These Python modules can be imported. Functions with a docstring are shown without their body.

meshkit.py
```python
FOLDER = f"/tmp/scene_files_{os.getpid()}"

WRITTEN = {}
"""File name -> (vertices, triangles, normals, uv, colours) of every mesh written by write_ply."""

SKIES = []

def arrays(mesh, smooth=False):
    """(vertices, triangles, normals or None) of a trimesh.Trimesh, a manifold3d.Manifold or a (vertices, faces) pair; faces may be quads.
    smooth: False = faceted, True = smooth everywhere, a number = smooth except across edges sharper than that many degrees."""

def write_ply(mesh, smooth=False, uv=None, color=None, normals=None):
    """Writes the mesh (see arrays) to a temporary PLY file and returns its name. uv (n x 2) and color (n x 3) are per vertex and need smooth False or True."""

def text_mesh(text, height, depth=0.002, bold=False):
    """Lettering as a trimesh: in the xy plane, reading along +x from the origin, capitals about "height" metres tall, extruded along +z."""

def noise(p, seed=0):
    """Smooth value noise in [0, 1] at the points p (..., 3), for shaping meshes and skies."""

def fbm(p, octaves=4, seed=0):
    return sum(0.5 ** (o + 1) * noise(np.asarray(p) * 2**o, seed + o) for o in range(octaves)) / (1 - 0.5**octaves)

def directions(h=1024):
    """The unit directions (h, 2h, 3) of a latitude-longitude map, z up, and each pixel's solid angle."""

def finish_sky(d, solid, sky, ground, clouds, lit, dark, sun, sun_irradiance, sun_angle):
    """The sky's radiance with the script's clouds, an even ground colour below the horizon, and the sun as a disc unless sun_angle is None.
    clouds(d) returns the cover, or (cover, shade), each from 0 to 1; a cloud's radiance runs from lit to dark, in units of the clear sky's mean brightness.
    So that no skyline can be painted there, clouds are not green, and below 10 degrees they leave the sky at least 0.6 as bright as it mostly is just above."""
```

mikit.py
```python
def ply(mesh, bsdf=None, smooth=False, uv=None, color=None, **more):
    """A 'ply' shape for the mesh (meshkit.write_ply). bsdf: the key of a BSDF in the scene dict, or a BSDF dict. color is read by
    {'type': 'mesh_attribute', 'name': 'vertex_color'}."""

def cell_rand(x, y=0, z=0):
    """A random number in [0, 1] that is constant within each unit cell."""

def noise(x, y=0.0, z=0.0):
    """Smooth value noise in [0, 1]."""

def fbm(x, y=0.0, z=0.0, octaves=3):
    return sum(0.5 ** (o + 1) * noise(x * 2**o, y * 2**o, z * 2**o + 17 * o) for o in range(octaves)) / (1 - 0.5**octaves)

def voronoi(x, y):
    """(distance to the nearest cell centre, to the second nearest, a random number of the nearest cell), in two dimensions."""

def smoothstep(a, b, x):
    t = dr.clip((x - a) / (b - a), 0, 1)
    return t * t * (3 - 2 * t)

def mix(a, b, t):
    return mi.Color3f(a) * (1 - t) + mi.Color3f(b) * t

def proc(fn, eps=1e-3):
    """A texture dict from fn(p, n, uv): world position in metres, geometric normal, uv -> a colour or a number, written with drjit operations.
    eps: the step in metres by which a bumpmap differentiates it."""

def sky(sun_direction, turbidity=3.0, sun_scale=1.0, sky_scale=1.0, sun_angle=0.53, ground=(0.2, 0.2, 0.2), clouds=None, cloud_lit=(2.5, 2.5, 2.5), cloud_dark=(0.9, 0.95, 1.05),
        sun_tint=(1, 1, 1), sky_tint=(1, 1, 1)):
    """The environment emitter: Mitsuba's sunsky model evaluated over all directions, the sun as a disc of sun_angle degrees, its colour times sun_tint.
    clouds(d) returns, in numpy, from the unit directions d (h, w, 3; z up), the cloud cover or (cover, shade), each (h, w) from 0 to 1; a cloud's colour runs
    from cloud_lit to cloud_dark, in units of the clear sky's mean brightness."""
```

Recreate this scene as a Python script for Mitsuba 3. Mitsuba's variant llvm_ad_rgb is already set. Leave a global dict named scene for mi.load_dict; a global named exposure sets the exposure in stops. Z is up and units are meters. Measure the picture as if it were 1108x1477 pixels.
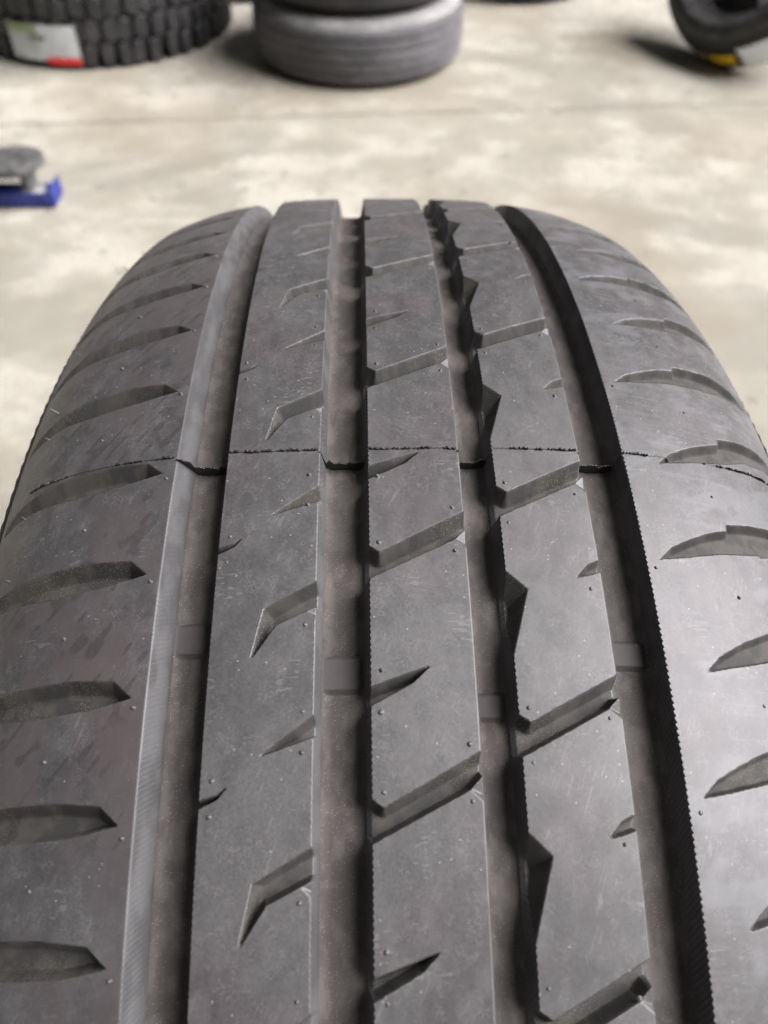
import math
import numpy as np
import trimesh
import drjit as dr
import mitsuba as mi
import mikit
import meshkit
from mikit import noise, fbm, voronoi, cell_rand, smoothstep, mix
from scipy.interpolate import PchipInterpolator
from scipy.ndimage import gaussian_filter1d

rng = np.random.default_rng(7)
T = mi.ScalarTransform4f
scene = {'type': 'scene'}
labels = {}

# ------------------------------------------------------------------ camera, light, exposure
RT = 0.316                                   # tyre radius (m); the tyre stands on the floor at z = 0
CAM = np.array([-0.01062, -0.15876, 0.43688 + RT])
RIGHT = np.array([0.999605, -0.023678, 0.015136])
DOWN = np.array([-0.008263, -0.762433, -0.647014])
FWD = np.array([0.026860, 0.646634, -0.762328])
M = np.eye(4)
M[:3, 0], M[:3, 1], M[:3, 2], M[:3, 3] = -RIGHT, -DOWN, FWD, CAM
scene['camera'] = {
    'type': 'thinlens', 'to_world': T(M.tolist()), 'fov': 2 * math.degrees(math.atan(554 / 1092.04)), 'fov_axis': 'x',
    'near_clip': 0.01, 'far_clip': 200.0, 'aperture_radius': 0.001, 'focus_distance': 0.168,
    'film': {'type': 'hdrfilm', 'width': 768, 'height': 1024, 'rfilter': {'type': 'gaussian'}},
    'sampler': {'type': 'independent', 'sample_count': 64},
}
# broad soft daylight from the right, under an even overcast
scene['sky'] = mikit.sky((0.69, -0.05, 0.72), turbidity=3, sun_scale=1.0, sky_scale=0.08, sun_angle=52,
                         clouds=lambda d: 1.0, cloud_lit=(1.0, 1.0, 1.02), sun_tint=(0.82, 0.96, 1.33), ground=(0.3, 0.29, 0.27))
exposure = 3.5


# ------------------------------------------------------------------ small helpers
def put(key, mesh, bsdf, smooth=False, **more):
    scene[key] = mikit.ply(mesh, bsdf, smooth, **more)


def tag(key, label=None, category=None, group=None, kind=None):
    labels[key] = {k: v for k, v in dict(label=label, category=category, group=group, kind=kind).items() if v}


def numbered(key):
    if key not in scene:
        return key
    n = 1
    while f'{key}_{n:03d}' in scene:
        n += 1
    return f'{key}_{n:03d}'


def grid_mesh(P, closed_rows=False):
    n, m = P.shape[:2]
    i = np.arange(n if closed_rows else n - 1)[:, None]
    j = np.arange(m - 1)[None]
    a, b = i * m + j, ((i + 1) % n) * m + j
    q = np.stack([a, a + 1, b + 1, b], -1).reshape(-1, 4)
    return P.reshape(-1, 3), q


def tri(q):
    return np.vstack([q[:, [0, 1, 2]], q[:, [0, 2, 3]]])


def revolve(profile, n=160, axis='z'):
    """profile: (k, 2) of (radius, height); a closed or open ring surface around the axis."""
    p = np.asarray(profile, float)
    t = np.arange(n) * 2 * np.pi / n
    P = np.stack([p[None, :, 0] * np.cos(t)[:, None], p[None, :, 0] * np.sin(t)[:, None], np.broadcast_to(p[None, :, 1], (n, len(p)))], -1)
    v, q = grid_mesh(P, True)
    return trimesh.Trimesh(v, tri(q), process=False)


def sm(a, b, x):
    t = np.clip((x - a) / (b - a), 0, 1)
    return t * t * (3 - 2 * t)


# ------------------------------------------------------------------ materials
def twos(d):
    return {'type': 'twosided', 'bsdf': d}


def bump(d, fn, scale, eps):
    return {'type': 'bumpmap', 'arbitrary': mikit.proc(fn, eps), 'scale': scale, 'bsdf': d}


def rib_color(p, n, uv):
    a, x = uv.x, uv.y                                    # millimetres round the tread and across it
    big = fbm(a * 0.045, x * 0.06, 3.0, 3)
    mid = fbm(a * 0.22, x * 0.3, 9.0, 4)
    fine = noise(a * 3.1, x * 3.1, 2.0)
    scr = smoothstep(0.74, 0.95, noise(a * 0.12 + x * 0.5, x * 2.6 - a * 1.1, 5.0)) * smoothstep(0.5, 0.75, mid)
    c = mix((0.036, 0.035, 0.0355), (0.054, 0.0525, 0.053), smoothstep(0.3, 0.72, big * 0.4 + mid * 0.6))
    warm = smoothstep(0.50, 0.66, fbm(a * 0.05 + 7.0, x * 0.07, 81.0, 3))
    c = mix(c, c * mi.Color3f(1.02, 0.95, 0.95), warm)
    haze = smoothstep(0.55, 0.68, fbm(a * 0.5, x * 0.55, 13.0, 4)) * smoothstep(0.40, 0.60, fine)
    c = mix(c, (0.088, 0.085, 0.084), 0.28 * haze)
    c = mix(c, (0.11, 0.11, 0.113), 0.35 * scr)
    c = c * (0.80 + 0.40 * (0.55 * noise(a * 2.1, x * 2.1, 14.0) + 0.45 * noise(a * 5.0, x * 5.0, 15.0)))
    rub = smoothstep(0.72, 0.84, noise(a * 2.4, x * 0.55, 16.0)) * smoothstep(0.66, 0.76, fbm(a * 0.10, x * 0.12, 18.0, 3))
    c = mix(c, (0.15, 0.147, 0.145), 0.25 * rub)
    d1, d2, w = voronoi(a * 0.55, x * 0.55)
    speck = dr.select((d1 < 0.07 + 0.05 * w) & (w > 0.965), 1.0, 0.0)
    return mix(c, (0.16, 0.155, 0.145), 0.6 * speck)


def left_color(p, n, uv):
    a, x = uv.x, uv.y
    c = rib_color(p, n, uv)
    smear = smoothstep(0.45, 0.68, fbm(a * 0.07 + x * 0.03, x * 0.09, 21.0, 5))
    u, v = a * 0.82 + x * 0.57, x * 0.82 - a * 0.57
    blot = smoothstep(0.70, 0.80, noise(u * 0.24, v * 0.75, 33.0)) * smoothstep(0.45, 0.6, fbm(a * 0.06, x * 0.06, 37.0, 3)) * (0.5 + 0.5 * fbm(a * 1.5, x * 1.5, 39.0, 2))
    c = mix(c, (0.047, 0.040, 0.040), 0.7 * smear)
    return mix(c, (0.020, 0.018, 0.018), 0.6 * blot)


def right_color(p, n, uv):
    a, x = uv.x, uv.y
    c = rib_color(p, n, uv)
    smear = smoothstep(0.50, 0.68, fbm(a * 0.16 - x * 0.05, x * 0.10, 41.0, 5))
    st = smoothstep(0.6, 0.85, noise(a * 1.6 + x * 0.1, x * 0.10, 4.0)) * smoothstep(0.5, 0.62, fbm(a * 0.06, x * 0.06, 51.0, 2))
    c = mix(c, (0.085, 0.086, 0.091), 0.5 * smear)
    return mix(c, (0.13, 0.13, 0.135), 0.10 * st)


def groove_color(p, n, uv):
    a, x = uv.x, uv.y
    mott = fbm(a * 0.3, x * 0.5, 7.0, 3)
    c = mix((0.056, 0.051, 0.048), (0.078, 0.072, 0.067), smoothstep(0.35, 0.7, mott))
    d1, d2, w = voronoi(a * 2.2, x * 2.2)
    grit = dr.select((d1 < 0.05 + 0.12 * w) & (w > 0.80), 1.0, 0.0)
    e1, e2, u = voronoi(a * 5.5 + 9.0, x * 5.5)
    dust = dr.select((e1 < 0.30) & (u > 0.72), 1.0, 0.0)
    c = mix(c, (0.10, 0.09, 0.078), 0.5 * dust)
    return mix(c, (0.26, 0.235, 0.20), 0.6 * grit)


def sipe_color(p, n, uv):
    a, x = uv.x, uv.y
    c = mix((0.034, 0.033, 0.032), (0.050, 0.047, 0.043), smoothstep(0.35, 0.7, fbm(a * 0.4, x * 0.4, 17.0, 3)))
    patch = smoothstep(0.45, 0.65, fbm(a * 0.06, x * 0.09, 27.0, 3))
    d1, d2, w = voronoi(a * 3.4, x * 3.4)
    grit = dr.select((d1 < 0.10 + 0.14 * w) & (w > 0.66), 1.0, 0.0)
    return mix(c, (0.21, 0.20, 0.12), (0.1 + 0.5 * patch) * grit)


def grain(p, n, uv):
    return 0.6 * noise(uv.x * 4.0, uv.y * 4.0, 1.0) + 0.4 * fbm(uv.x * 0.5, uv.y * 0.5, 2.0, 3)


def rubber(color, rough, spec=0.5):
    return twos({'type': 'principled', 'base_color': mikit.proc(color), 'roughness': rough, 'specular': spec})


def bumped(color, rough, scale, spec=0.5):
    return {'type': 'twosided', 'bsdf': {'type': 'bumpmap', 'nested_texture': mikit.proc(grain, 1e-4), 'scale': scale,
                                          'bsdf': {'type': 'principled', 'base_color': mikit.proc(color), 'roughness': rough, 'specular': spec}}}


scene['mat_rib'] = bumped(rib_color, 0.52, 0.000025)
scene['mat_left'] = bumped(left_color, 0.50, 0.000025)
scene['mat_right'] = bumped(right_color, 0.50, 0.00002)
scene['mat_groove'] = rubber(groove_color, 0.75, 0.12)


def wall_color(p, n, uv):
    a, x = uv.x, uv.y
    c = mix((0.044, 0.043, 0.044), (0.062, 0.061, 0.062), smoothstep(0.3, 0.7, fbm(a * 0.15, x * 0.6, 71.0, 3)))
    d1, d2, w = voronoi(a * 0.8, x * 1.2)
    return mix(c, (0.16, 0.155, 0.145), 0.5 * dr.select((d1 < 0.07) & (w > 0.9), 1.0, 0.0))


scene['mat_wall'] = rubber(wall_color, 0.5, 0.35)
scene['mat_sipe'] = rubber(sipe_color, 0.75, 0.2)
scene['mat_black'] = twos({'type': 'principled', 'base_color': {'type': 'rgb', 'value': (0.018, 0.0175, 0.017)}, 'roughness': 0.5})
scene['mat_bar'] = twos({'type': 'principled', 'base_color': {'type': 'rgb', 'value': (0.060, 0.056, 0.053)}, 'roughness': 0.8, 'specular': 0.15})
scene['mat_nub'] = twos({'type': 'principled', 'base_color': {'type': 'rgb', 'value': (0.045, 0.044, 0.044)}, 'roughness': 0.45})


def side_color(p, n, uv):
    return mix((0.026, 0.026, 0.027), (0.05, 0.048, 0.046), smoothstep(0.35, 0.7, fbm(p.x * 60, p.y * 60, p.z * 60, 3)))


scene['mat_side'] = rubber(side_color, 0.5)


def worn_color(p, n, uv):
    big = fbm(p.x * 9, p.y * 9, p.z * 14, 3)
    fine = fbm(p.x * 90, p.y * 90, p.z * 160, 2)
    return mix((0.052, 0.051, 0.054), (0.105, 0.103, 0.108), smoothstep(0.3, 0.7, big * 0.6 + fine * 0.4))


def dusty_color(p, n, uv):
    big = fbm(p.x * 12, p.y * 12, p.z * 12, 4)
    return mix((0.11, 0.11, 0.108), (0.21, 0.207, 0.198), smoothstep(0.3, 0.65, big))


def dull_color(p, n, uv):
    big = fbm(p.x * 14, p.y * 14, p.z * 14, 4)
    return mix((0.018, 0.018, 0.0185), (0.042, 0.041, 0.041), smoothstep(0.35, 0.75, big))


scene['mat_worn'] = rubber(worn_color, 0.75)
scene['mat_dusty'] = rubber(dusty_color, 0.85)
scene['mat_dull'] = rubber(dull_color, 0.6)


def floor_color(p, n, uv):
    big = fbm(p.x * 1.3, p.y * 1.6, 1.0, 4)
    wx = 0.35 * fbm(p.x * 4.0, p.y * 4.0, 31.0, 3)
    mid = fbm(p.x * 11.0 + 3.0 + wx * 3, p.y * 13.0, 5.0, 5)
    fine = fbm(p.x * 60.0, p.y * 60.0, 9.0, 4)
    c = mix((0.218, 0.205, 0.166), (0.295, 0.281, 0.236), smoothstep(0.34, 0.64, big * 0.4 + mid * 0.6))
    c = mix(c, (0.345, 0.332, 0.282), 0.75 * smoothstep(0.53, 0.66, mid) * smoothstep(0.40, 0.60, fine))
    c = mix(c, (0.168, 0.158, 0.128), 0.5 * smoothstep(0.55, 0.66, fbm(p.x * 5.1 + 11.0 + wx * 2, p.y * 8.5, 15.0, 5)))
    c = mix(c, (0.195, 0.186, 0.156), 0.45 * smoothstep(0.50, 0.66, fine))
    u, v = p.x * 0.88 + p.y * 0.47, p.y * 0.88 - p.x * 0.47
    scuff = smoothstep(0.80, 0.90, noise(u * 4.6, v * 30.0, 3.0)) * smoothstep(0.5, 0.62, fbm(u * 3.0, v * 3.0, 8.0, 3))
    c = mix(c, (0.13, 0.125, 0.11), 0.3 * scuff)
    d1, d2, w = voronoi(p.x * 13.0, p.y * 13.0)
    spot = dr.select((d1 < 0.04 + 0.10 * w * w) & (w > 0.80), 1.0, 0.0)
    c = mix(c, (0.12, 0.11, 0.095), 0.55 * spot)
    brown = smoothstep(0.56, 0.68, fbm(p.x * 2.3 + 4.0, p.y * 3.1 + wx, 45.0, 5))
    return mix(c, (0.185, 0.160, 0.118), 0.45 * brown)


scene['mat_floor'] = twos({'type': 'principled', 'base_color': mikit.proc(floor_color), 'roughness': 0.6, 'specular': 0.3})

# ------------------------------------------------------------------ the floor: two cast slabs with a narrow joint between them
J0, J1 = np.array([-0.827, 1.639]), np.array([0.991, 1.788])
jd = (J1 - J0) / np.linalg.norm(J1 - J0)
jn = np.array([-jd[1], jd[0]])
c0 = (J0 + J1) / 2
us = np.linspace(-20, 20, 401)


def slab(side):
    wob = 0.0022 * (meshkit.fbm(np.stack([us * 14, us * 0 + side, us * 0], -1), 3) - 0.5) + side * 0.003
    prof = [(0.0, -0.02), (0.0, -0.0012), (0.0012, 0.0), (0.5, 0.0), (20.0, 0.0)]
    P = np.array([[[*(c0 + jd * u + jn * (w + side * s)), z] for s, z in prof] for u, w in zip(us, wob)])
    v, q = grid_mesh(P)
    if side < 0:
        q = q[:, ::-1]
    return trimesh.Trimesh(v, tri(q), process=False)


put('floor', slab(-1), 'mat_floor')
put('floor_001', slab(1), 'mat_floor')
put('floor_bed', trimesh.creation.box((0.08, 40, 0.01), T4 := trimesh.transformations.translation_matrix([c0[0], c0[1], -0.0105]) @ trimesh.transformations.rotation_matrix(math.atan2(jn[1], jn[0]) + math.pi / 2, [0, 0, 1])), 'mat_floor')
tag('floor', 'pale stained concrete floor slab under the near tyre', kind='structure')
tag('floor_001', 'pale stained concrete floor slab under the far tyres', kind='structure')
tag('floor_bed', 'dusty bottom of the joint between the floor slabs', kind='structure')

# ------------------------------------------------------------------ the near tyre
# a: millimetres along the tread (0 at the top, positive away from the camera), x: millimetres across it
KP = np.array([0, .03, .05, .065, .075, .085, .095, .105, .112]) * 1000
KD = np.array([0, .51, 2.29, 4.94, 7.94, 11.82, 19.48, 32.25, 50.8])
_xs = np.linspace(-130, 130, 2601)
_dd = gaussian_filter1d(PchipInterpolator(KP, KD)(np.minimum(np.abs(_xs), 112)), 25)
R_ = RT * 1000
CIRC = 2 * math.pi * R_


def drop(x):
    return np.interp(x, _xs, _dd) - np.interp(0, _xs, _dd)


def pos(a, x, dep):
    r = R_ - drop(x) - dep
    t = a / R_
    return np.stack(np.broadcast_arrays(x, r * np.sin(t), r * np.cos(t) + R_), -1) / 1000


# pitch starts: measured near the camera, even round the rest
A_K = np.array([-119.5, -69.0, -16.5, 34.0, 84.0, 133.5])
rest = np.linspace(133.5, -119.5 + CIRC - 49.5, 34)[1:]
before = -119.5 - 49.5
PITCH = np.concatenate([A_K, rest])             # the last one is the pitch just before A_K[0]
EDGE = [-53.56, -41.51, -20.60, -9.57, 10.99, 18.85, 39.03, 49.82]
DEPTH = [7.6, 7.4, 7.2, 7.6]

near = np.arange(-160, 60, 0.25)
midr = np.arange(60, 152, 0.42)
far = np.arange(152, CIRC - 160 - 1.5, 3.0)
ROWS = np.concatenate([near, midr, far])
NV = len(near) + len(midr)                      # rows that the picture can show
isnear = sm(160, 140, np.where(ROWS > 900, ROWS - CIRC, ROWS)) * sm(-163, -158, np.where(ROWS > 900, ROWS - CIRC, ROWS))


def saw(t):
    t = t - np.floor(t)
    return np.where(t < 0.75, t / 0.75, (1 - t) / 0.25) - 0.5


# --- the cuts in the ribs: polygons in (a from the pitch start, x)
CUTS = [  # rib, name, depth, wall slope, polygon
    (1, 'L', 4.2, 2.8, [(0.6, -17), (0.2, -20.6), (-5.6, -31.0), (-16.2, -33.2), (-9.2, -28.6), (-6.4, -22.9), (-5.4, -20.7), (-4.6, -17)]),
    (1, 'chamfer', 2.0, 0.45, [(-6.0, -22.7), (-3, -18), (-11, -18), (-8.0, -20.5)]),
    (1, 'short', 3.8, 3.0, [(25.4, -17), (23.4, -20.6), (16.0, -30.8), (19.4, -20.6), (20.0, -17)]),
    (1, 'hook', 3.4, 5.0, [(8.6, -45), (8.4, -41.5), (9.2, -38.6), (10.9, -36.3), (8.6, -38.2), (7.0, -41.5), (6.6, -45)]),
    (2, 'full', 4.5, 2.7, [(10.8, -13), (8.2, -9.6), (6.6, -7.4), (16.4, 11.2), (18, 15), (13.2, 15), (12.2, 11.3), (9.6, 8.8), (0.6, -9.6), (-1, -13)]),
    (2, 'chamfer', 2.0, 0.45, [(9.9, 8.4), (14, 14.5), (6, 14), (7.6, 11.0)]),
    (2, 'short', 4.4, 3.2, [(27.4, -13), (28.6, -9.6), (32.6, 2.2), (29.4, -1.2), (25.0, -9.6), (23.8, -13)]),
    (3, 'full', 4.5, 2.7, [(25.6, 15), (23.0, 18.9), (21.4, 21.1), (30.4, 39.0), (32.5, 43), (27.5, 43), (25.8, 38.6), (24.0, 36.8), (15.2, 18.9), (13.2, 15)]),
    (3, 'chamfer', 2.0, 0.45, [(24.2, 36.4), (28.5, 42.5), (20, 42), (22.0, 39.0)]),
    (3, 'notch', 6.4, 1.25, [(5.6, 15.2), (2.1, 18.9), (-2.0, 23.1), (-16.0, 18.9), (-29.0, 15)]),
    (3, 'hook', 2.2, 3.0, [(5.6, 43), (4.6, 39.0), (3.4, 36.4), (0.7, 33.9), (1.2, 36.5), (2.0, 39.0), (2.4, 43)]),
]
SLP = [(0, -56.4), (3.5, -60.5), (4.1, -70), (3.4, -80), (1.2, -93), (0, -102), (-5.5, -102), (-3.6, -93), (-3.4, -78), (-2.0, -65)]
SRN = [(0, 53.2), (3.0, 56.5), (5.2, 61), (7.5, 66.5), (8.9, 71.5), (10.5, 71.8), (11.4, 78), (11.6, 84), (10.8, 91), (8.5, 99), (4.0, 99), (4.6, 91), (4.2, 84), (3.2, 78.8), (3.7, 78.4), (2.5, 68), (1.0, 60)]
SRF = [(0, 58.6), (3.2, 62.2), (6.4, 68.5), (8.4, 73.7), (9.6, 77.0), (11.4, 77.4), (12.4, 83), (13.0, 90), (12.0, 99), (6.5, 99), (6.6, 91), (5.4, 84.6), (5.8, 84.0), (3.6, 78), (2.2, 71)]
SL_TIPS = [-138.8, -115.2, -91.8, -65.6, -39.8, -13.5, 11.6, 35.1, 58.5, 80.5, 104.5, 129.0]
SR_TIPS = [(-135.2, 1), (-112.2, 0), (-88.1, 1), (-63.4, 0), (-37.4, 1), (-11.1, 0), (14.8, 1), (38.8, 0), (63.5, 1), (88.0, 0), (112, 1), (137, 0)]


LOW_SIGN = 1


def poly_depth(A, X, poly, D, k, steep=2.5):
    """Depth of a moulded cut at the points: 0 on its outline, falling with slope k, rounding off at D."""
    P = np.asarray(poly, float)
    Q = np.roll(P, -1, 0)
    inside = np.zeros(A.shape, bool)
    fall = np.full(A.shape, 1e9)
    turn = np.sign(np.sum(P[:, 1] * Q[:, 0] - P[:, 0] * Q[:, 1]))     # +1 when the outline runs clockwise in (a, x)
    for (a0, x0), (a1, x1) in zip(P, Q):
        c = (x0 > X) != (x1 > X)
        with np.errstate(divide='ignore', invalid='ignore'):
            inside ^= c & (A < (a1 - a0) * (X - x0) / (x1 - x0) + a0)
        da, dx = a1 - a0, x1 - x0
        t = np.clip(((A - a0) * da + (X - x0) * dx) / (da * da + dx * dx), 0, 1)
        lower = turn * dx / np.hypot(da, dx)                               # the wall nearer the camera is moulded steeper
        ke = k * (1 + steep * np.clip(LOW_SIGN * lower, 0, 1))
        fall = np.minimum(fall, ke * np.hypot(A - a0 - t * da, X - x0 - t * dx))
    d = np.where(inside, fall, 0)
    return np.where(inside, np.maximum(0, D - np.logaddexp(0, (D - d) * 4) / 4 + np.logaddexp(0, D * 4) / 4 - D), 0)


NR = len(ROWS)
seg_x, seg_d, seg_id = [], [], []                # per section: x, depth, cut id, each (rows, columns)
cut_names = {}
ser = 0.30 * isnear                              # the sawtooth edges are too fine to matter on the far side


VARY = [0.35 + 1.2 * meshkit.fbm(np.stack([ROWS * 0.11, ROWS * 0 + e, ROWS * 0], -1), 3, e) for e in range(8)]


def edge_x(e, dep=0.0, fade=1.0):
    """x of groove edge e at each row, with its moulded sawtooth."""
    s = 1 if e % 2 == 0 else -1
    amp = [0.42, 0.7, 0.8, 1.1, 0.25, 1.2, 0.4, 1.5][e]
    per = [1.05, 1.25, 1.35, 1.25, 1.2, 1.3, 1.2, 1.25][e]
    return EDGE[e] + s * ser * VARY[e] * fade * amp * saw((ROWS + s * 1.5 * dep) / per + e * 0.37)


LIM = [-100.0] + EDGE + [100.0]
NCOL = [150, 86, 84, 84, 166]
rib_x, rib_d, rib_id = [], [], []
for r in range(5):
    lo = np.full(NR, -99.0) if r == 0 else edge_x(2 * r - 1)
    hi = np.full(NR, 99.0) if r == 4 else edge_x(2 * r)
    t = np.linspace(0, 1, NCOL[r])
    t = t + 0.06 * np.sin(2 * np.pi * t) * -1 / (2 * np.pi) * 2
    X = lo[:, None] + (hi - lo)[:, None] * t[None]
    D_ = np.zeros(X.shape)
    I_ = np.full(X.shape, -1, np.int32)
    jobs = []
    if r in (1, 2, 3):
        for A0 in PITCH:
            for (rr, nm, dd, kk, poly) in CUTS:
                if rr == r:
                    for w in (A0, A0 - CIRC, A0 + CIRC):
                        jobs.append((w, nm, dd, kk, poly))
    elif r == 0:
        tips = np.concatenate([SL_TIPS, np.linspace(129, -138.8 + CIRC, 69)[1:-1]])
        jobs = [(a0, 'bar', 4.2, 1.9, SLP) for a0 in tips]
    else:
        extra = np.linspace(137, -135.2 + CIRC, 69)[1:-1]
        jobs = [(a0, 'fin', 2.5, 2.6, SRF if k else SRN) for a0, k in SR_TIPS + [(a, (i + 1) % 2) for i, a in enumerate(extra)]]
    if r in (0, 4):
        jobs = [(w, *j[1:]) for j in jobs for w in (j[0], j[0] - CIRC, j[0] + CIRC)]
    for a0, nm, dd, kk, poly in jobs:
        pa = np.array(poly)[:, 0] + a0
        i0, i1 = np.searchsorted(ROWS, [pa.min() - 0.1, pa.max() + 0.1])
        if i1 <= i0:
            continue
        px = np.array(poly)[:, 1]
        j0, j1 = np.searchsorted(X[(i0 + i1) // 2], [px.min() - 0.5, px.max() + 0.5])
        A = np.broadcast_to(ROWS[i0:i1, None] - a0, (i1 - i0, j1 - j0))
        Xs = X[i0:i1, j0:j1]
        d = poly_depth(A, Xs, poly, dd, kk)
        if r == 0:
            d = d * sm(-101, -86, Xs)
        if r == 4:
            d = d * sm(98, 88, Xs)
        cid = len(cut_names)
        cut_names[cid] = (r, nm, pa.min(), pa.max())
        win = d > D_[i0:i1, j0:j1]
        D_[i0:i1, j0:j1] = np.where(win, d, D_[i0:i1, j0:j1])
        if nm != 'chamfer':
            I_[i0:i1, j0:j1] = np.where(win & (d > 0.05), cid, I_[i0:i1, j0:j1])
    # slight unevenness of the moulded surface
    D_ += 0.05 * (meshkit.fbm(np.stack([np.broadcast_to(ROWS[:, None] * 0.06, X.shape), X * 0.08, 0 * X], -1), 3, seed=r) - 0.5)
    rib_x.append(X)
    rib_d.append(D_)
    rib_id.append(I_)

# --- grooves: wall, fillet, floor, fillet, wall
gro_x, gro_d = [], []
WALL_L, WALL, RF = [3.2, 1.2, 0.9, 1.0], 1.0, [2.8, 2.2, 1.8, 2.6]
for g in range(4):
    D0 = DEPTH[g]
    e0, e1 = 2 * g, 2 * g + 1
    d0, d1 = rib_d[g][:, -1], rib_d[g + 1][:, 0]
    tw = np.linspace(0, 1, 11)[1:]
    rf = RF[g]
    dw = D0 - rf * 0.75
    tw0 = np.concatenate([[0.03], tw])
    left_x = [edge_x(e0, dw * t, 1 - 0.65 * t) + 0.2 + (WALL_L[g] - 0.2) * t for t in tw0]
    left_d = [d0 + np.maximum(dw - d0, 0.05) * t for t in tw0]
    ang = np.linspace(0, np.pi / 2, 8)[1:]
    l0, r0 = EDGE[e0] + WALL_L[g], EDGE[e1] - WALL
    fl_x = [np.full(NR, l0 + rf * (1 - np.cos(t))) for t in ang]
    fl_d = [np.maximum(d0 * 0, dw + (D0 - dw) * np.sin(t)) + np.maximum(0, d0 - dw) * (1 - np.sin(t)) for t in ang]
    mid_t = np.linspace(0, 1, 9)[1:-1]
    fm_x = [np.full(NR, l0 + rf + (r0 - l0 - 2 * rf) * t) for t in mid_t]
    fm_d = [np.full(NR, D0) for t in mid_t]
    fr_x = [np.full(NR, r0 - rf * (1 - np.cos(t))) for t in ang[::-1]]
    fr_d = [dw + (D0 - dw) * np.sin(t) + np.maximum(0, d1 - dw) * (1 - np.sin(t)) for t in ang[::-1]]
    right_x = [edge_x(e1, dw * t, 1 - 0.4 * t) - WALL * t for t in tw[::-1]]
    right_d = [d1 + np.maximum(dw - d1, 0.05) * t for t in tw[::-1]]
    gro_x.append(np.stack(left_x + fl_x + fm_x + fr_x + right_x, 1))
    gro_d.append(np.stack(left_d + fl_d + fm_d + fr_d + right_d, 1))

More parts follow.
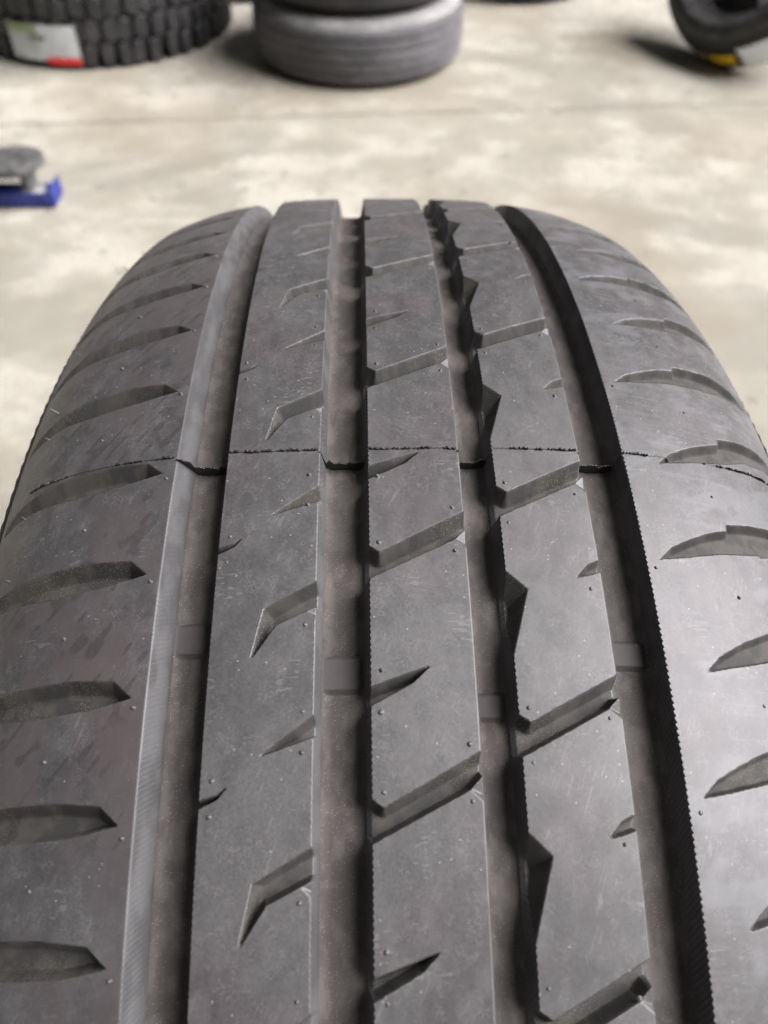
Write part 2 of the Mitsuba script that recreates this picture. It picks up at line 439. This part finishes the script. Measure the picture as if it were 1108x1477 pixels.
secs_x, secs_d, secs_i, kinds = [], [], [], []
for r in range(5):
    secs_x.append(rib_x[r]); secs_d.append(rib_d[r]); secs_i.append(rib_id[r]); kinds += [r] * rib_x[r].shape[1]
    if r < 4:
        secs_x.append(gro_x[r]); secs_d.append(gro_d[r]); secs_i.append(np.full(gro_x[r].shape, -1, np.int32)); kinds += [10 + r] * gro_x[r].shape[1]
XX, DD, II = np.hstack(secs_x), np.hstack(secs_d), np.hstack(secs_i)
kinds = np.array(kinds)
PP = pos(ROWS[:, None], XX, DD)
du = np.roll(PP, -1, 0) - np.roll(PP, 1, 0)
dv = np.empty_like(PP)
dv[:, 1:-1] = PP[:, 2:] - PP[:, :-2]
dv[:, 0], dv[:, -1] = PP[:, 1] - PP[:, 0], PP[:, -1] - PP[:, -2]
NN = np.cross(dv, du)
NN /= np.linalg.norm(NN, axis=-1, keepdims=True) + 1e-20
UV = np.stack([np.broadcast_to(ROWS[:, None], XX.shape), XX], -1)
VP, VN, VU = PP.reshape(-1, 3), NN.reshape(-1, 3), UV.reshape(-1, 2)
nc = XX.shape[1]
ii, jj = np.meshgrid(np.arange(NR), np.arange(nc - 1), indexing='ij')
ii, jj = ii.ravel(), jj.ravel()
i2 = (ii + 1) % NR
QUADS = np.stack([ii * nc + jj, ii * nc + jj + 1, i2 * nc + jj + 1, i2 * nc + jj], 1)
# which part each quad belongs to
fk = np.where(kinds[jj] >= 10, kinds[jj], np.where(kinds[jj + 1] >= 10, kinds[jj + 1], kinds[jj]))
f_id = np.max(np.stack([II[ii, jj], II[ii, jj + 1], II[i2, jj], II[i2, jj + 1]]), 0)
cut_depth = np.max(np.stack([DD[ii, jj], DD[i2, jj + 1]]), 0)
f_a, f_x = ROWS[ii], XX[ii, jj]
in_cut = (f_id >= 0) & (fk < 10) & (cut_depth > 0.3)


def part(key, mask, mat):
    if not mask.any():
        return
    q = QUADS[mask]
    used, inv = np.unique(q, return_inverse=True)
    q = inv.reshape(q.shape)
    f = np.vstack([q[:, [0, 1, 2]], q[:, [0, 2, 3]]])
    path = meshkit.write_ply((VP[used], f), False, VU[used], None, VN[used])
    scene[key] = {'type': 'ply', 'filename': path, 'face_normals': False, 'bsdf': {'type': 'ref', 'id': mat}}


tag('tyre', 'large new black tyre close to the camera, its grooved tread filling the foreground', 'tyre')
part('tyre__shoulder_rib', (fk == 0) & ~in_cut, 'mat_left')
part('tyre__shoulder_rib_001', (fk == 4) & ~in_cut, 'mat_right')
part('tyre__tread_rib', (fk == 1) & ~in_cut, 'mat_rib')
# ribs 2 and 3 are cut through by the diagonal grooves: one block after another
n_block = 0
for r, c_a, c_x, sl in ((2, 8.0, 0.8, 0.50), (3, 23.0, 29.0, 0.50)):
    base = f_a - (c_a + (f_x - c_x) * sl) - np.where(f_a > PITCH[-1] + 60, 0, 0)
    idx = np.searchsorted(PITCH, base) % len(PITCH)
    for k in range(len(PITCH)):
        m = (fk == r) & ~in_cut & (idx == k)
        part('tyre__tread_block' + (f'_{n_block:03d}' if n_block else ''), m, 'mat_rib')
        n_block += 1
gcol = jj - np.array([np.argmax(kinds == k) if k >= 10 else 0 for k in range(14)])[fk]
for g in range(4):
    key = 'tyre__groove' + (f'_{g:03d}' if g else '')
    wall = (fk == 10 + g) & (gcol < 11)
    wall2 = (fk == 10 + g) & (gcol >= gro_x[g].shape[1] - 10)
    part(key, (fk == 10 + g) & ~wall & ~wall2, 'mat_groove')
    part(key + '__side_wall', wall, 'mat_wall')
    part(key + '__side_wall_001', wall2, 'mat_wall')
n_cut = 0
seen = np.zeros(len(f_id), bool)
order = np.argsort(f_id[in_cut], kind='stable')
cut_q = np.nonzero(in_cut)[0][order]
bounds = np.searchsorted(f_id[cut_q], np.arange(len(cut_names) + 1))
leftover = []
for cid, (r, nm, a0, a1) in cut_names.items():
    q = cut_q[bounds[cid]:bounds[cid + 1]]
    if not len(q):
        continue
    if a1 > -155 and a0 < 140:
        mask = np.zeros(len(f_id), bool)
        mask[q] = True
        part('tyre__cross_cut' + (f'_{n_cut:03d}' if n_cut else ''), mask, 'mat_sipe')
        n_cut += 1
    else:
        leftover.append(q)
mask = np.zeros(len(f_id), bool)
mask[np.concatenate(leftover)] = True
part('tyre__hidden_cut', mask, 'mat_sipe')
tag('tyre__hidden_cut', kind='stuff')


def strip(rows, xs, dep):
    """A patch of tread surface from arrays (rows, cols)."""
    P = pos(rows, xs, dep)
    v, q = grid_mesh(P)
    return trimesh.Trimesh(v, tri(q)[:, ::-1], process=False), np.stack(np.broadcast_arrays(rows, xs), -1).reshape(-1, 2)


# --- wear bars across the groove floors
for g, (b0, b1) in enumerate(((-81.8, -75.6), (-90.2, -83.7), (-96.3, -91.9), (-85.8, -80.8))):
    cols = slice(9, -8)
    rows = np.concatenate([[b0 - 0.9, b0 - 0.45, b0, b0 + 0.25], np.linspace(b0 + 0.6, b1 - 0.6, 8), [b1 - 0.25, b1, b1 + 0.45, b1 + 0.9]])
    h = np.interp(rows, [b0 - 0.9, b0, b0 + 0.3, b1 - 0.3, b1, b1 + 0.9], [-0.5, 1.05, 1.2, 1.2, 1.05, -0.5])
    ri = np.searchsorted(ROWS, rows)
    gx, gd = gro_x[g][ri][:, cols], gro_d[g][ri][:, cols]
    top = DEPTH[g] - h[:, None]
    dep = gd - np.log1p(np.exp(np.clip((gd - top) * 5, -30, 30))) / 5      # the bar melts into the fillets
    key = 'tyre__groove' + (f'_{g:03d}' if g else '') + '__wear_bar'
    m, uv = strip(rows[:, None], gx, dep + 0.03)
    put(key, m, 'mat_bar', True, uv=uv)

# --- mould seam: a ragged thin flash across the ribs and standing up in the grooves
SEAM = -35.4


def rag(x, seed):
    return meshkit.fbm(np.stack([x * 0.9, x * 0 + seed, x * 0], -1), 3, seed)


def fin(key, x, base, top, a0, thick, lean=0.0):
    a = a0 + (0.12 * np.sin(x * 5.3) if thick > 0.4 else 0) + 0.6 * (meshkit.fbm(np.stack([x * 0.25, x * 0 + 3, x * 0], -1), 3, 5) - 0.5)
    P = np.stack([pos(a - thick / 2, x, base), pos(a - thick / 2 + lean, x, top), pos(a + thick / 2 + lean, x, top), pos(a + thick / 2, x, base)], 1)
    v, q = grid_mesh(P)
    put(key, trimesh.Trimesh(v, tri(q), process=False), 'mat_black')


SPANS = [(-92, -54.0), (-41.2, -20.9), (-9.2, 10.7), (19.2, 38.7), (50.2, 93)]
for r, (x0, x1) in enumerate(SPANS):
    x = np.arange(x0, x1, 0.26)
    h = 0.05 + (0.25 + 0.55 * rag(x * 1.4, r + 3)) * (rng.random(len(x)) > 0.42) * (rag(x * 0.35, r + 8) > 0.40)
    i = np.searchsorted(ROWS, SEAM)
    base = np.interp(x, rib_x[r][i], rib_d[r][i])
    fin('tyre__mould_seam' + (f'_{r:03d}' if r else ''), x, base + 0.15, base - h, SEAM, 0.46, -0.22)
for g in range(4):
    x = np.linspace(EDGE[2 * g] - 0.1, EDGE[2 * g + 1] + 0.1, 70)
    i = np.searchsorted(ROWS, SEAM)
    base = np.interp(x, gro_x[g][i], gro_d[g][i])
    h = (2.2 + 2.2 * rag(x * 0.9, g + 20)) * np.clip(np.minimum(x - x[0], x[-1] - x) / 2.2, 0.15, 1)
    fin('tyre__groove' + (f'_{g:03d}' if g else '') + '__seam_flash', x, base + 0.25, base - h, SEAM - 0.4, 0.35, -0.5)

# --- vent nubs left by the mould
NUBS = [(-65.6, 51.7), (-71.3, 70.0), (-45.5, 70.1), (-94.8, 70.1), (-114.8, 52.1), (-13.1, 52.2), (7.4, 69.9), (-19.1, 70.1), (32.0, 70.0),
        (48.4, -73.5), (24.7, -73.5), (0.2, -73.6), (-26.4, -73.7), (73.6, -74.4), (90.0, -74.2), (11.0, -55.6), (-14.7, -55.5), (-41.4, -55.2), (34.4, -55.5), (56.3, -55.7),
        (-52.6, -72.9), (-67.4, -55.4), (-78.5, -72.9), (-93.7, -55.7), (-103.4, -73.0), (-117.4, -55.5), (-126.6, -72.8), (-140.6, -55.6), (-44.0, -91.1), (-61.2, -91.0), (-8.1, -90.8), (-18.0, -91.0),
        (18.0, -91.0), (42.0, -91.0), (66.0, -91.0), (80.0, -91.0), (104.0, -91.0),
        (-42.6, -22.8), (-50.5, -22.8), (-78.2, -22.6), (-95.3, -22.6), (-102.9, -22.7), (-128.3, -22.6), (-143.6, -22.8), (-25.4, -22.7), (0.7, -22.8), (8.7, -22.8), (23.9, -22.7), (47.3, -23.0),
        (-107.6, -39.3), (-113.9, -39.4), (-57.9, -39.2), (-63.9, -39.5), (-5.5, -39.8), (-11.7, -39.3),
        (15.6, -7.1), (7.7, -7.2), (0.5, 8.8), (-7.2, -7.1), (-9.9, 8.8), (40.2, 9.1), (-43.3, -7.5), (-51.7, 8.7), (-60.1, -7.5), (-62.2, 8.7), (-87.7, -7.5), (-95.7, -7.6),
        (-110.2, -7.3), (-101.9, 9.0), (-112.0, 9.0), (-136.3, -7.3), (-144.3, -7.3),
        (7.3, 20.8), (-2.8, 20.9), (47.3, 21.3), (5.3, 36.6), (-18.3, 36.3), (32.9, 36.5), (-45.1, 20.9), (-48.0, 36.4), (-55.4, 20.7), (-71.0, 36.5), (-95.3, 20.9), (-97.4, 36.6),
        (-105.4, 20.9), (-119.9, 36.6), (-142.6, 20.7), (-144.7, 36.6), (81.7, 37.0), (62.9, 37.0)]
prof = np.array([(0.62, -0.12), (0.60, 0.02), (0.46, 0.10), (0.40, 0.34), (0.30, 0.46), (0.12, 0.50), (0.0, 0.50)]) / 1000
nub_ply = revolve(prof, 14)
hair = revolve(np.array([(0.45, -0.1), (0.30, 0.12), (0.24, 0.9), (0.20, 1.9), (0.10, 2.1), (0.0, 2.12)]) / 1000, 10)
nub_shape, hair_shape = mikit.ply(nub_ply, 'mat_nub', 40), mikit.ply(hair, 'mat_nub', 40)
for n, (a, x) in enumerate(NUBS):
    p0 = pos(np.array(a), np.array(x), 0.0)
    na = pos(np.array(a + .1), np.array(x), 0.0) - p0
    nx = pos(np.array(a), np.array(x + .1), 0.0) - p0
    z = np.cross(nx, na)
    z /= np.linalg.norm(z)
    xa = nx / np.linalg.norm(nx)
    ya = np.cross(z, xa)
    tilt = rng.normal(0, 0.22, 2)
    z2 = z + tilt[0] * xa + tilt[1] * ya
    z2 /= np.linalg.norm(z2)
    s = 0.62 + 0.35 * rng.random()
    m = np.eye(4)
    m[:3, 0], m[:3, 1], m[:3, 2], m[:3, 3] = xa * s, ya * s, z2 * s * (0.7 + 0.8 * rng.random()), p0
    long = x < -70 and (a > 40 or x < -90)
    scene['tyre__vent_nub' + (f'_{n:03d}' if n else '')] = {**(hair_shape if long else nub_shape), 'to_world': T(m.tolist())}

# --- sidewalls, beads and liner (turned away from the camera)
xe, de = 99.0, float(drop(np.array(99.0)))
for s, key in ((-1, 'tyre__sidewall'), (1, 'tyre__sidewall_001')):
    px = np.array([99, 102, 104.2, 104.6, 107.0, 107.4, 109.5, 112.0, 114.5, 115.5, 114.5, 111, 106, 101, 99, 97.5])
    pd = np.array([0, 4.2, 8.1, 7.4, 12.0, 14.6, 19.5, 26.5, 38, 52, 66, 76, 84, 89, 95, 100]) + de - 0.02
    if s < 0:
        pr = np.stack([R_ - pd, s * px], 1)[::-1]
    else:
        pr = np.stack([R_ - pd, s * px], 1)
    n = 720
    t = np.arange(n) * 2 * np.pi / n
    tooth = np.where((np.arange(len(px)) == (3 if s > 0 else len(px) - 4))[None], 0.5 * (np.arange(n)[:, None] % 2), 0)
    rr = pr[None, :, 0] + tooth
    P = np.stack([np.broadcast_to(pr[None, :, 1], rr.shape), rr * np.sin(t)[:, None], rr * np.cos(t)[:, None] + R_], -1) / 1000
    v, q = grid_mesh(P, True)
    put(key, trimesh.Trimesh(v, tri(q), process=False), 'mat_side', 35)
lin = np.array([(97.5, 205.6), (92, 203), (90, 207), (96, 225), (104, 248), (104, 268), (98, 288), (80, 298), (50, 304), (0, 306)])
lin = np.concatenate([lin, (lin * [-1, 1])[::-1][1:]])
t = np.arange(240) * 2 * np.pi / 240
P = np.stack([np.broadcast_to(lin[None, :, 0], (240, len(lin))), lin[None, :, 1] * np.sin(t)[:, None], lin[None, :, 1] * np.cos(t)[:, None] + R_], -1) / 1000
v, q = grid_mesh(P, True)
put('tyre__inner_liner', trimesh.Trimesh(v, tri(q), process=False), 'mat_side', 40)


# ------------------------------------------------------------------ tyres in the background
def tyre_profile(R, W, rim, grooves, gd=0.006, crown=0.006, round_=0.03):
    """(tread profile, sidewall profile upper) as (radius, height) about the mid plane, heights upwards."""
    h = W / 2
    zs = np.linspace(-h * 0.80, h * 0.80, 241)
    r = R - crown * (zs / (h * 0.8)) ** 2 - round_ * np.clip((np.abs(zs) / (h * 0.8) - 0.86) / 0.14, 0, 1) ** 2 * 0.3
    for z0, w in grooves:
        r = r - gd * sm(w / 2 + 0.0012, w / 2, np.abs(zs - z0))
    tread = np.stack([r, zs], 1)
    r1 = r[-1]
    side = np.array([(r1, h * 0.80), (r1 - 0.006, h * 0.88), (r1 - 0.016, h * 0.94), (r1 - 0.03, h * 0.985), (r1 - 0.032, h * 0.975), ((r1 + rim) / 2 + 0.005, h), (rim + 0.03, h * 0.95), (rim + 0.026, h * 0.93), (rim + 0.018, h * 0.86), (rim + 0.008, h * 0.80), (rim, h * 0.76), (rim - 0.002, h * 0.66)])
    return tread, side


def lay_tyre(key, label, R, W, rim, mats, to_world, grooves=(), group=None, gd=0.006, wobble=0.0):
    tread, side = tyre_profile(R, W, rim, grooves, gd)
    tag(key, label, 'tyre', group)
    put(key + '__tread', revolve(tread, 200), mats[0], 30, to_world=to_world)
    put(key + '__sidewall', revolve(side, 200), mats[1], 30, to_world=to_world)
    low = side[::-1] * [1, -1]
    put(key + '__sidewall_001', revolve(low, 200), mats[1], 30, to_world=to_world)
    inner = np.array([(rim - 0.002, W / 2 * 0.66), (rim + 0.012, W / 2 * 0.7), (R - 0.02, W * 0.36), (R - 0.016, 0), (R - 0.02, -W * 0.36), (rim + 0.012, -W / 2 * 0.7), (rim - 0.002, -W / 2 * 0.66)])
    put(key + '__inner_liner', revolve(inner[::-1], 120), 'mat_side', 40, to_world=to_world)


# middle stack: a worn dusty small tyre with another on top
g4 = [(-0.034, 0.005), (-0.012, 0.006), (0.012, 0.006), (0.034, 0.005)]
lay_tyre('worn_tyre', 'worn grey tyre lying flat, bottom of the middle stack behind the big tyre', 0.275, 0.146, 0.165, ('mat_worn', 'mat_dusty'),
         T().translate([-0.014, 2.108, 0.073]).rotate([0, 0, 1], 17), g4, gd=0.003)
lay_tyre('worn_tyre_001', 'dark dusty tyre lying on top of the worn grey tyre', 0.262, 0.17, 0.165, ('mat_dull', 'mat_dull'),
         T().translate([-0.022, 2.125, 0.146 + 0.085]).rotate([0, 0, 1], 60), g4)
g3 = [(-0.03, 0.008), (0.0, 0.008), (0.03, 0.008)]
lay_tyre('flat_tyre', 'dark tyre lying on the floor at the top edge, right of the middle stack', 0.296, 0.19, 0.18, ('mat_side', 'mat_side'),
         T().translate([0.49, 2.785, 0.095]), g3)
lay_tyre('flat_tyre_001', 'dark tyre behind the gap between the chunky tyre and the stack', 0.29, 0.19, 0.18, ('mat_dull', 'mat_dull'),
         T().translate([-0.36, 2.77, 0.095]), g3)

# left: chunky off-road tyre lying flat, with lugs
OC, OR_, OW = np.array([-0.722, 2.308]), 0.335, 0.275
otw = T().translate([OC[0], OC[1], OW / 2])
lay_tyre('chunky_tyre', 'black off-road tyre with deep chunky lugs lying flat at left, white label on its tread', OR_, OW, 0.20, ('mat_dull', 'mat_dull'), otw, [])


def lug(poly, r0, r1, key):
    """A tread lug from a polygon of (arc, z) in metres about the angle 0, with a chamfered top."""
    p = np.asarray(poly, float)
    c = p.mean(0)
    rings = []
    for r, s in ((r0, 1.06), (r1 - 0.0015, 1.0), (r1, 0.93)):
        q = c + (p - c) * s
        th = q[:, 0] / r1
        rings.append(np.stack([r * np.cos(th), r * np.sin(th), q[:, 1]], 1))
    n = len(p)
    v = np.vstack(rings + [np.array([[r1 * np.cos(c[0] / r1), r1 * np.sin(c[0] / r1), c[1]]])])
    f = []
    for k in range(2):
        for i in range(n):
            j = (i + 1) % n
            f += [[k * n + i, k * n + j, (k + 1) * n + j], [k * n + i, (k + 1) * n + j, (k + 1) * n + i]]
    f += [[2 * n + i, 2 * n + (i + 1) % n, 3 * n] for i in range(n)]
    m = trimesh.Trimesh(v, f, process=False)
    return mikit.ply(m, 'mat_dull', False)


LUGS = []
for z0, sgn, off in ((-0.104, 1, 0.0), (-0.052, 1, 0.3), (0.0, -1, 0.6), (0.052, -1, 0.1), (0.104, -1, 0.4)):
    if abs(z0) > 0.08:
        poly = [(-0.013, -0.026), (0.012, -0.026), (0.016, 0.004), (0.010, 0.026), (-0.012, 0.022), (-0.016, 0.0)]
    else:
        poly = [(-0.016, -0.022), (0.002, -0.026), (0.017, -0.014), (0.013, 0.022), (-0.004, 0.026), (-0.018, 0.012)]
    poly = [(a * sgn, z + z0) for a, z in poly]
    if sgn < 0:
        poly = poly[::-1]
    LUGS.append((lug(poly, OR_ - 0.006, OR_ + 0.013, ''), off))
n = 0
NL = 52
for sh, off in LUGS:
    for k in range(NL):
        scene['chunky_tyre__lug' + (f'_{n:03d}' if n else '')] = {**sh, 'to_world': otw @ T().translate([0, 0, rng.normal(0, 0.002)]).rotate([0, 0, 1], (k + off + rng.normal(0, 0.07)) * 360 / NL).rotate([1, 0, 0], rng.normal(0, 2))}
        n += 1


def wrap_patch(R, a0, a1, z0, z1, lift=0.0, na=16, nz=4, crumple=0.0, seed=0):
    """A thin sheet bent round a tyre: angles in degrees, heights in metres; closed, 0.6 mm thick."""
    a = np.radians(np.linspace(a0, a1, na))[:, None]
    z = np.linspace(z0, z1, nz)[None] + 0 * a
    w = crumple * (meshkit.fbm(np.stack([a * 20 + 0 * z, z * 60, 0 * z + seed], -1), 3, seed) - 0.3)
    out = []
    for r in (R + lift + w, R + lift + w - 0.0006):
        out.append(np.stack([r * np.cos(a), r * np.sin(a), z], -1))
    v1, q1 = grid_mesh(out[0])
    v2, q2 = grid_mesh(out[1])
    return trimesh.Trimesh(np.vstack([v1, v2]), np.vstack([tri(q1), tri(q2)[:, ::-1] + len(v1)]), process=False)


def label_color(p, n, uv):
    c = mix((0.42, 0.44, 0.45), (0.58, 0.60, 0.61), noise(p.x * 40, p.y * 40, p.z * 40))
    return c


scene['mat_white'] = twos({'type': 'principled', 'base_color': mikit.proc(label_color), 'roughness': 0.4})
for nm, c in (('red', (0.62, 0.03, 0.025)), ('green', (0.20, 0.26, 0.12)), ('grey', (0.16, 0.17, 0.16)), ('yellow', (0.78, 0.50, 0.02)), ('tan', (0.34, 0.22, 0.15))):
    scene['mat_' + nm] = twos({'type': 'principled', 'base_color': {'type': 'rgb', 'value': c}, 'roughness': 0.45})
scene['mat_paper'] = twos({'type': 'principled', 'base_color': {'type': 'rgb', 'value': (0.66, 0.70, 0.74)}, 'roughness': 0.4})
LB = OR_ + 0.0135
tag('chunky_tyre__label', 'white paper label with green top and red corner')
put('chunky_tyre__label', wrap_patch(LB, -118, -88, -0.118, -0.038, 0.001, 24, 8, 0.003, 3), 'mat_white', True, to_world=otw)
put('chunky_tyre__label__red_strip', wrap_patch(LB, -102, -88, -0.124, -0.108, 0.0045, 10, 3), 'mat_red', True, to_world=otw)
put('chunky_tyre__label__green_print', wrap_patch(LB, -117, -104, -0.056, -0.038, 0.0045, 12, 3), 'mat_green', True, to_world=otw)
put('chunky_tyre__label__dark_print', wrap_patch(LB, -108, -101, -0.072, -0.060, 0.0045, 8, 3), 'mat_grey', True, to_world=otw)

# right: tyre on a wheel, leaning back, with a price label and stickers on its tread
ax = np.array([-0.70, -0.40, 0.60])
ax /= np.linalg.norm(ax)
ux = np.cross([0, 0, 1], ax); ux /= np.linalg.norm(ux)
uy = np.cross(ax, ux)                              # points up in the wheel's plane
LR, LW = 0.235, 0.150
low = -uy * LR - ax * 0.0
cz = -(low[2] - 0.0) + LW * 0.40 * ax[2] - 0.011
LC = np.array([1.012, 2.10, cz])
Ml = np.eye(4)
Ml[:3, 0], Ml[:3, 1], Ml[:3, 2], Ml[:3, 3] = ux, uy, ax, LC
ltw = T(Ml.tolist())
lay_tyre('leaning_tyre', 'black tyre on a silver wheel leaning back at the top right corner', LR, LW, 0.155, ('mat_dull', 'mat_side'), ltw,
         [(-0.03, 0.006), (-0.01, 0.006), (0.01, 0.006), (0.03, 0.006)])
scene['mat_alloy'] = {'type': 'roughconductor', 'material': 'Al', 'alpha': 0.25}
scene['mat_alloy_two'] = twos(scene.pop('mat_alloy'))
rimp = np.array([(0.155, 0.059), (0.160, 0.058), (0.160, 0.052), (0.148, 0.046), (0.138, 0.015), (0.136, -0.03), (0.05, -0.026), (0.0, -0.024)])
put('leaning_tyre__rim', revolve(rimp[::-1], 120), 'mat_side', 40, to_world=ltw)
hub = revolve(np.array([(0.0, 0.052), (0.03, 0.050), (0.034, 0.044), (0.045, 0.035), (0.045, 0.0), (0.0, 0.0)]), 48)
put('leaning_tyre__hub', hub, 'mat_alloy_two', 40, to_world=ltw)
sp = trimesh.creation.box((0.118, 0.026, 0.016))
sp.apply_translation([0.084, 0, 0.036])
sp_shape = mikit.ply(sp, 'mat_alloy_two', False)
for k in range(5):
    scene['leaning_tyre__spoke' + (f'_{k:03d}' if k else '')] = {**sp_shape, 'to_world': ltw @ T().rotate([0, 0, 1], 90 + k * 360 / 5 + 10)}
put('leaning_tyre__label', wrap_patch(LR, -62, -12, -0.036, 0.046, 0.002, 16, 6, 0.004, 5), 'mat_paper', True, to_world=ltw)
put('leaning_tyre__sticker', wrap_patch(LR, -82, -66, -0.022, 0.020, 0.002, 8, 4), 'mat_yellow', True, to_world=ltw)
tag('leaning_tyre__sticker', 'yellow sticker')
put('leaning_tyre__sticker_001', wrap_patch(LR, -98, -84, -0.016, 0.014, 0.002, 8, 4), 'mat_tan', True, to_world=ltw)
tag('leaning_tyre__sticker_001', 'tan sticker')
tag('leaning_tyre__label', 'crumpled white paper label')

# left: blue lift arm with a round rubber pad on a post
def blue_color(p, n, uv):
    return mix((0.010, 0.018, 0.13), (0.020, 0.032, 0.17), noise(p.x * 60, p.y * 60, p.z * 60))


def pad_color(p, n, uv):
    return mix((0.030, 0.030, 0.030), (0.070, 0.070, 0.068), smoothstep(0.35, 0.65, fbm(p.x * 70, p.y * 70, p.z * 70, 3)))


scene['mat_blue'] = twos({'type': 'principled', 'base_color': mikit.proc(blue_color), 'roughness': 0.55})
scene['mat_pad'] = rubber(pad_color, 0.7)
scene['mat_steel'] = twos({'type': 'principled', 'base_color': {'type': 'rgb', 'value': (0.16, 0.16, 0.155)}, 'roughness': 0.55, 'metallic': 0.3})


def box(x0, x1, y0, y1, z0, z1, ch=0.002):
    from manifold3d import Manifold
    pts = []
    for x, sx in ((x0, 1), (x1, -1)):
        for y, sy in ((y0, 1), (y1, -1)):
            for z, sz in ((z0, 1), (z1, -1)):
                pts += [(x + sx * ch, y + sy * ch, z), (x + sx * ch, y, z + sz * ch), (x, y + sy * ch, z + sz * ch)]
    m = Manifold.hull_points(np.array(pts)).to_mesh()
    return trimesh.Trimesh(m.vert_properties[:, :3], m.tri_verts, process=False)


tag('lift_arm', 'blue steel lift arm with a round grey rubber pad at the left edge', 'lift arm')
put('lift_arm__tray', box(-1.11, -0.617, 1.268, 1.318, 0.006, 0.012), 'mat_blue')
put('lift_arm__lip', box(-1.11, -0.6115, 1.262, 1.2685, 0.004, 0.030), 'mat_blue')
put('lift_arm__lip_001', box(-1.11, -0.6115, 1.3175, 1.324, 0.004, 0.022), 'mat_blue')
put('lift_arm__end_plate', box(-0.6120, -0.604, 1.264, 1.322, 0.003, 0.036), 'mat_blue')
tag('lift_arm__pad', 'grey rubber pad')
padp = np.array([(0.0, 0.096), (0.030, 0.096), (0.050, 0.094), (0.059, 0.091), (0.060, 0.083), (0.052, 0.078), (0.024, 0.076), (0.0, 0.076)])
atp = T().translate([-0.672, 1.292, -0.008])
put('lift_arm__pad', revolve(padp[::-1], 64), 'mat_pad', 35, to_world=atp)
postp = np.array([(0.0, 0.078), (0.016, 0.078), (0.016, 0.04), (0.026, 0.032), (0.028, 0.020), (0.0, 0.020)])
put('lift_arm__post', revolve(postp[::-1], 40), 'mat_steel', 35, to_world=T().translate([-0.652, 1.292, -0.008]))
put('lift_arm__foot', box(-1.05, -0.70, 1.275, 1.312, 0.0, 0.0065), 'mat_blue')
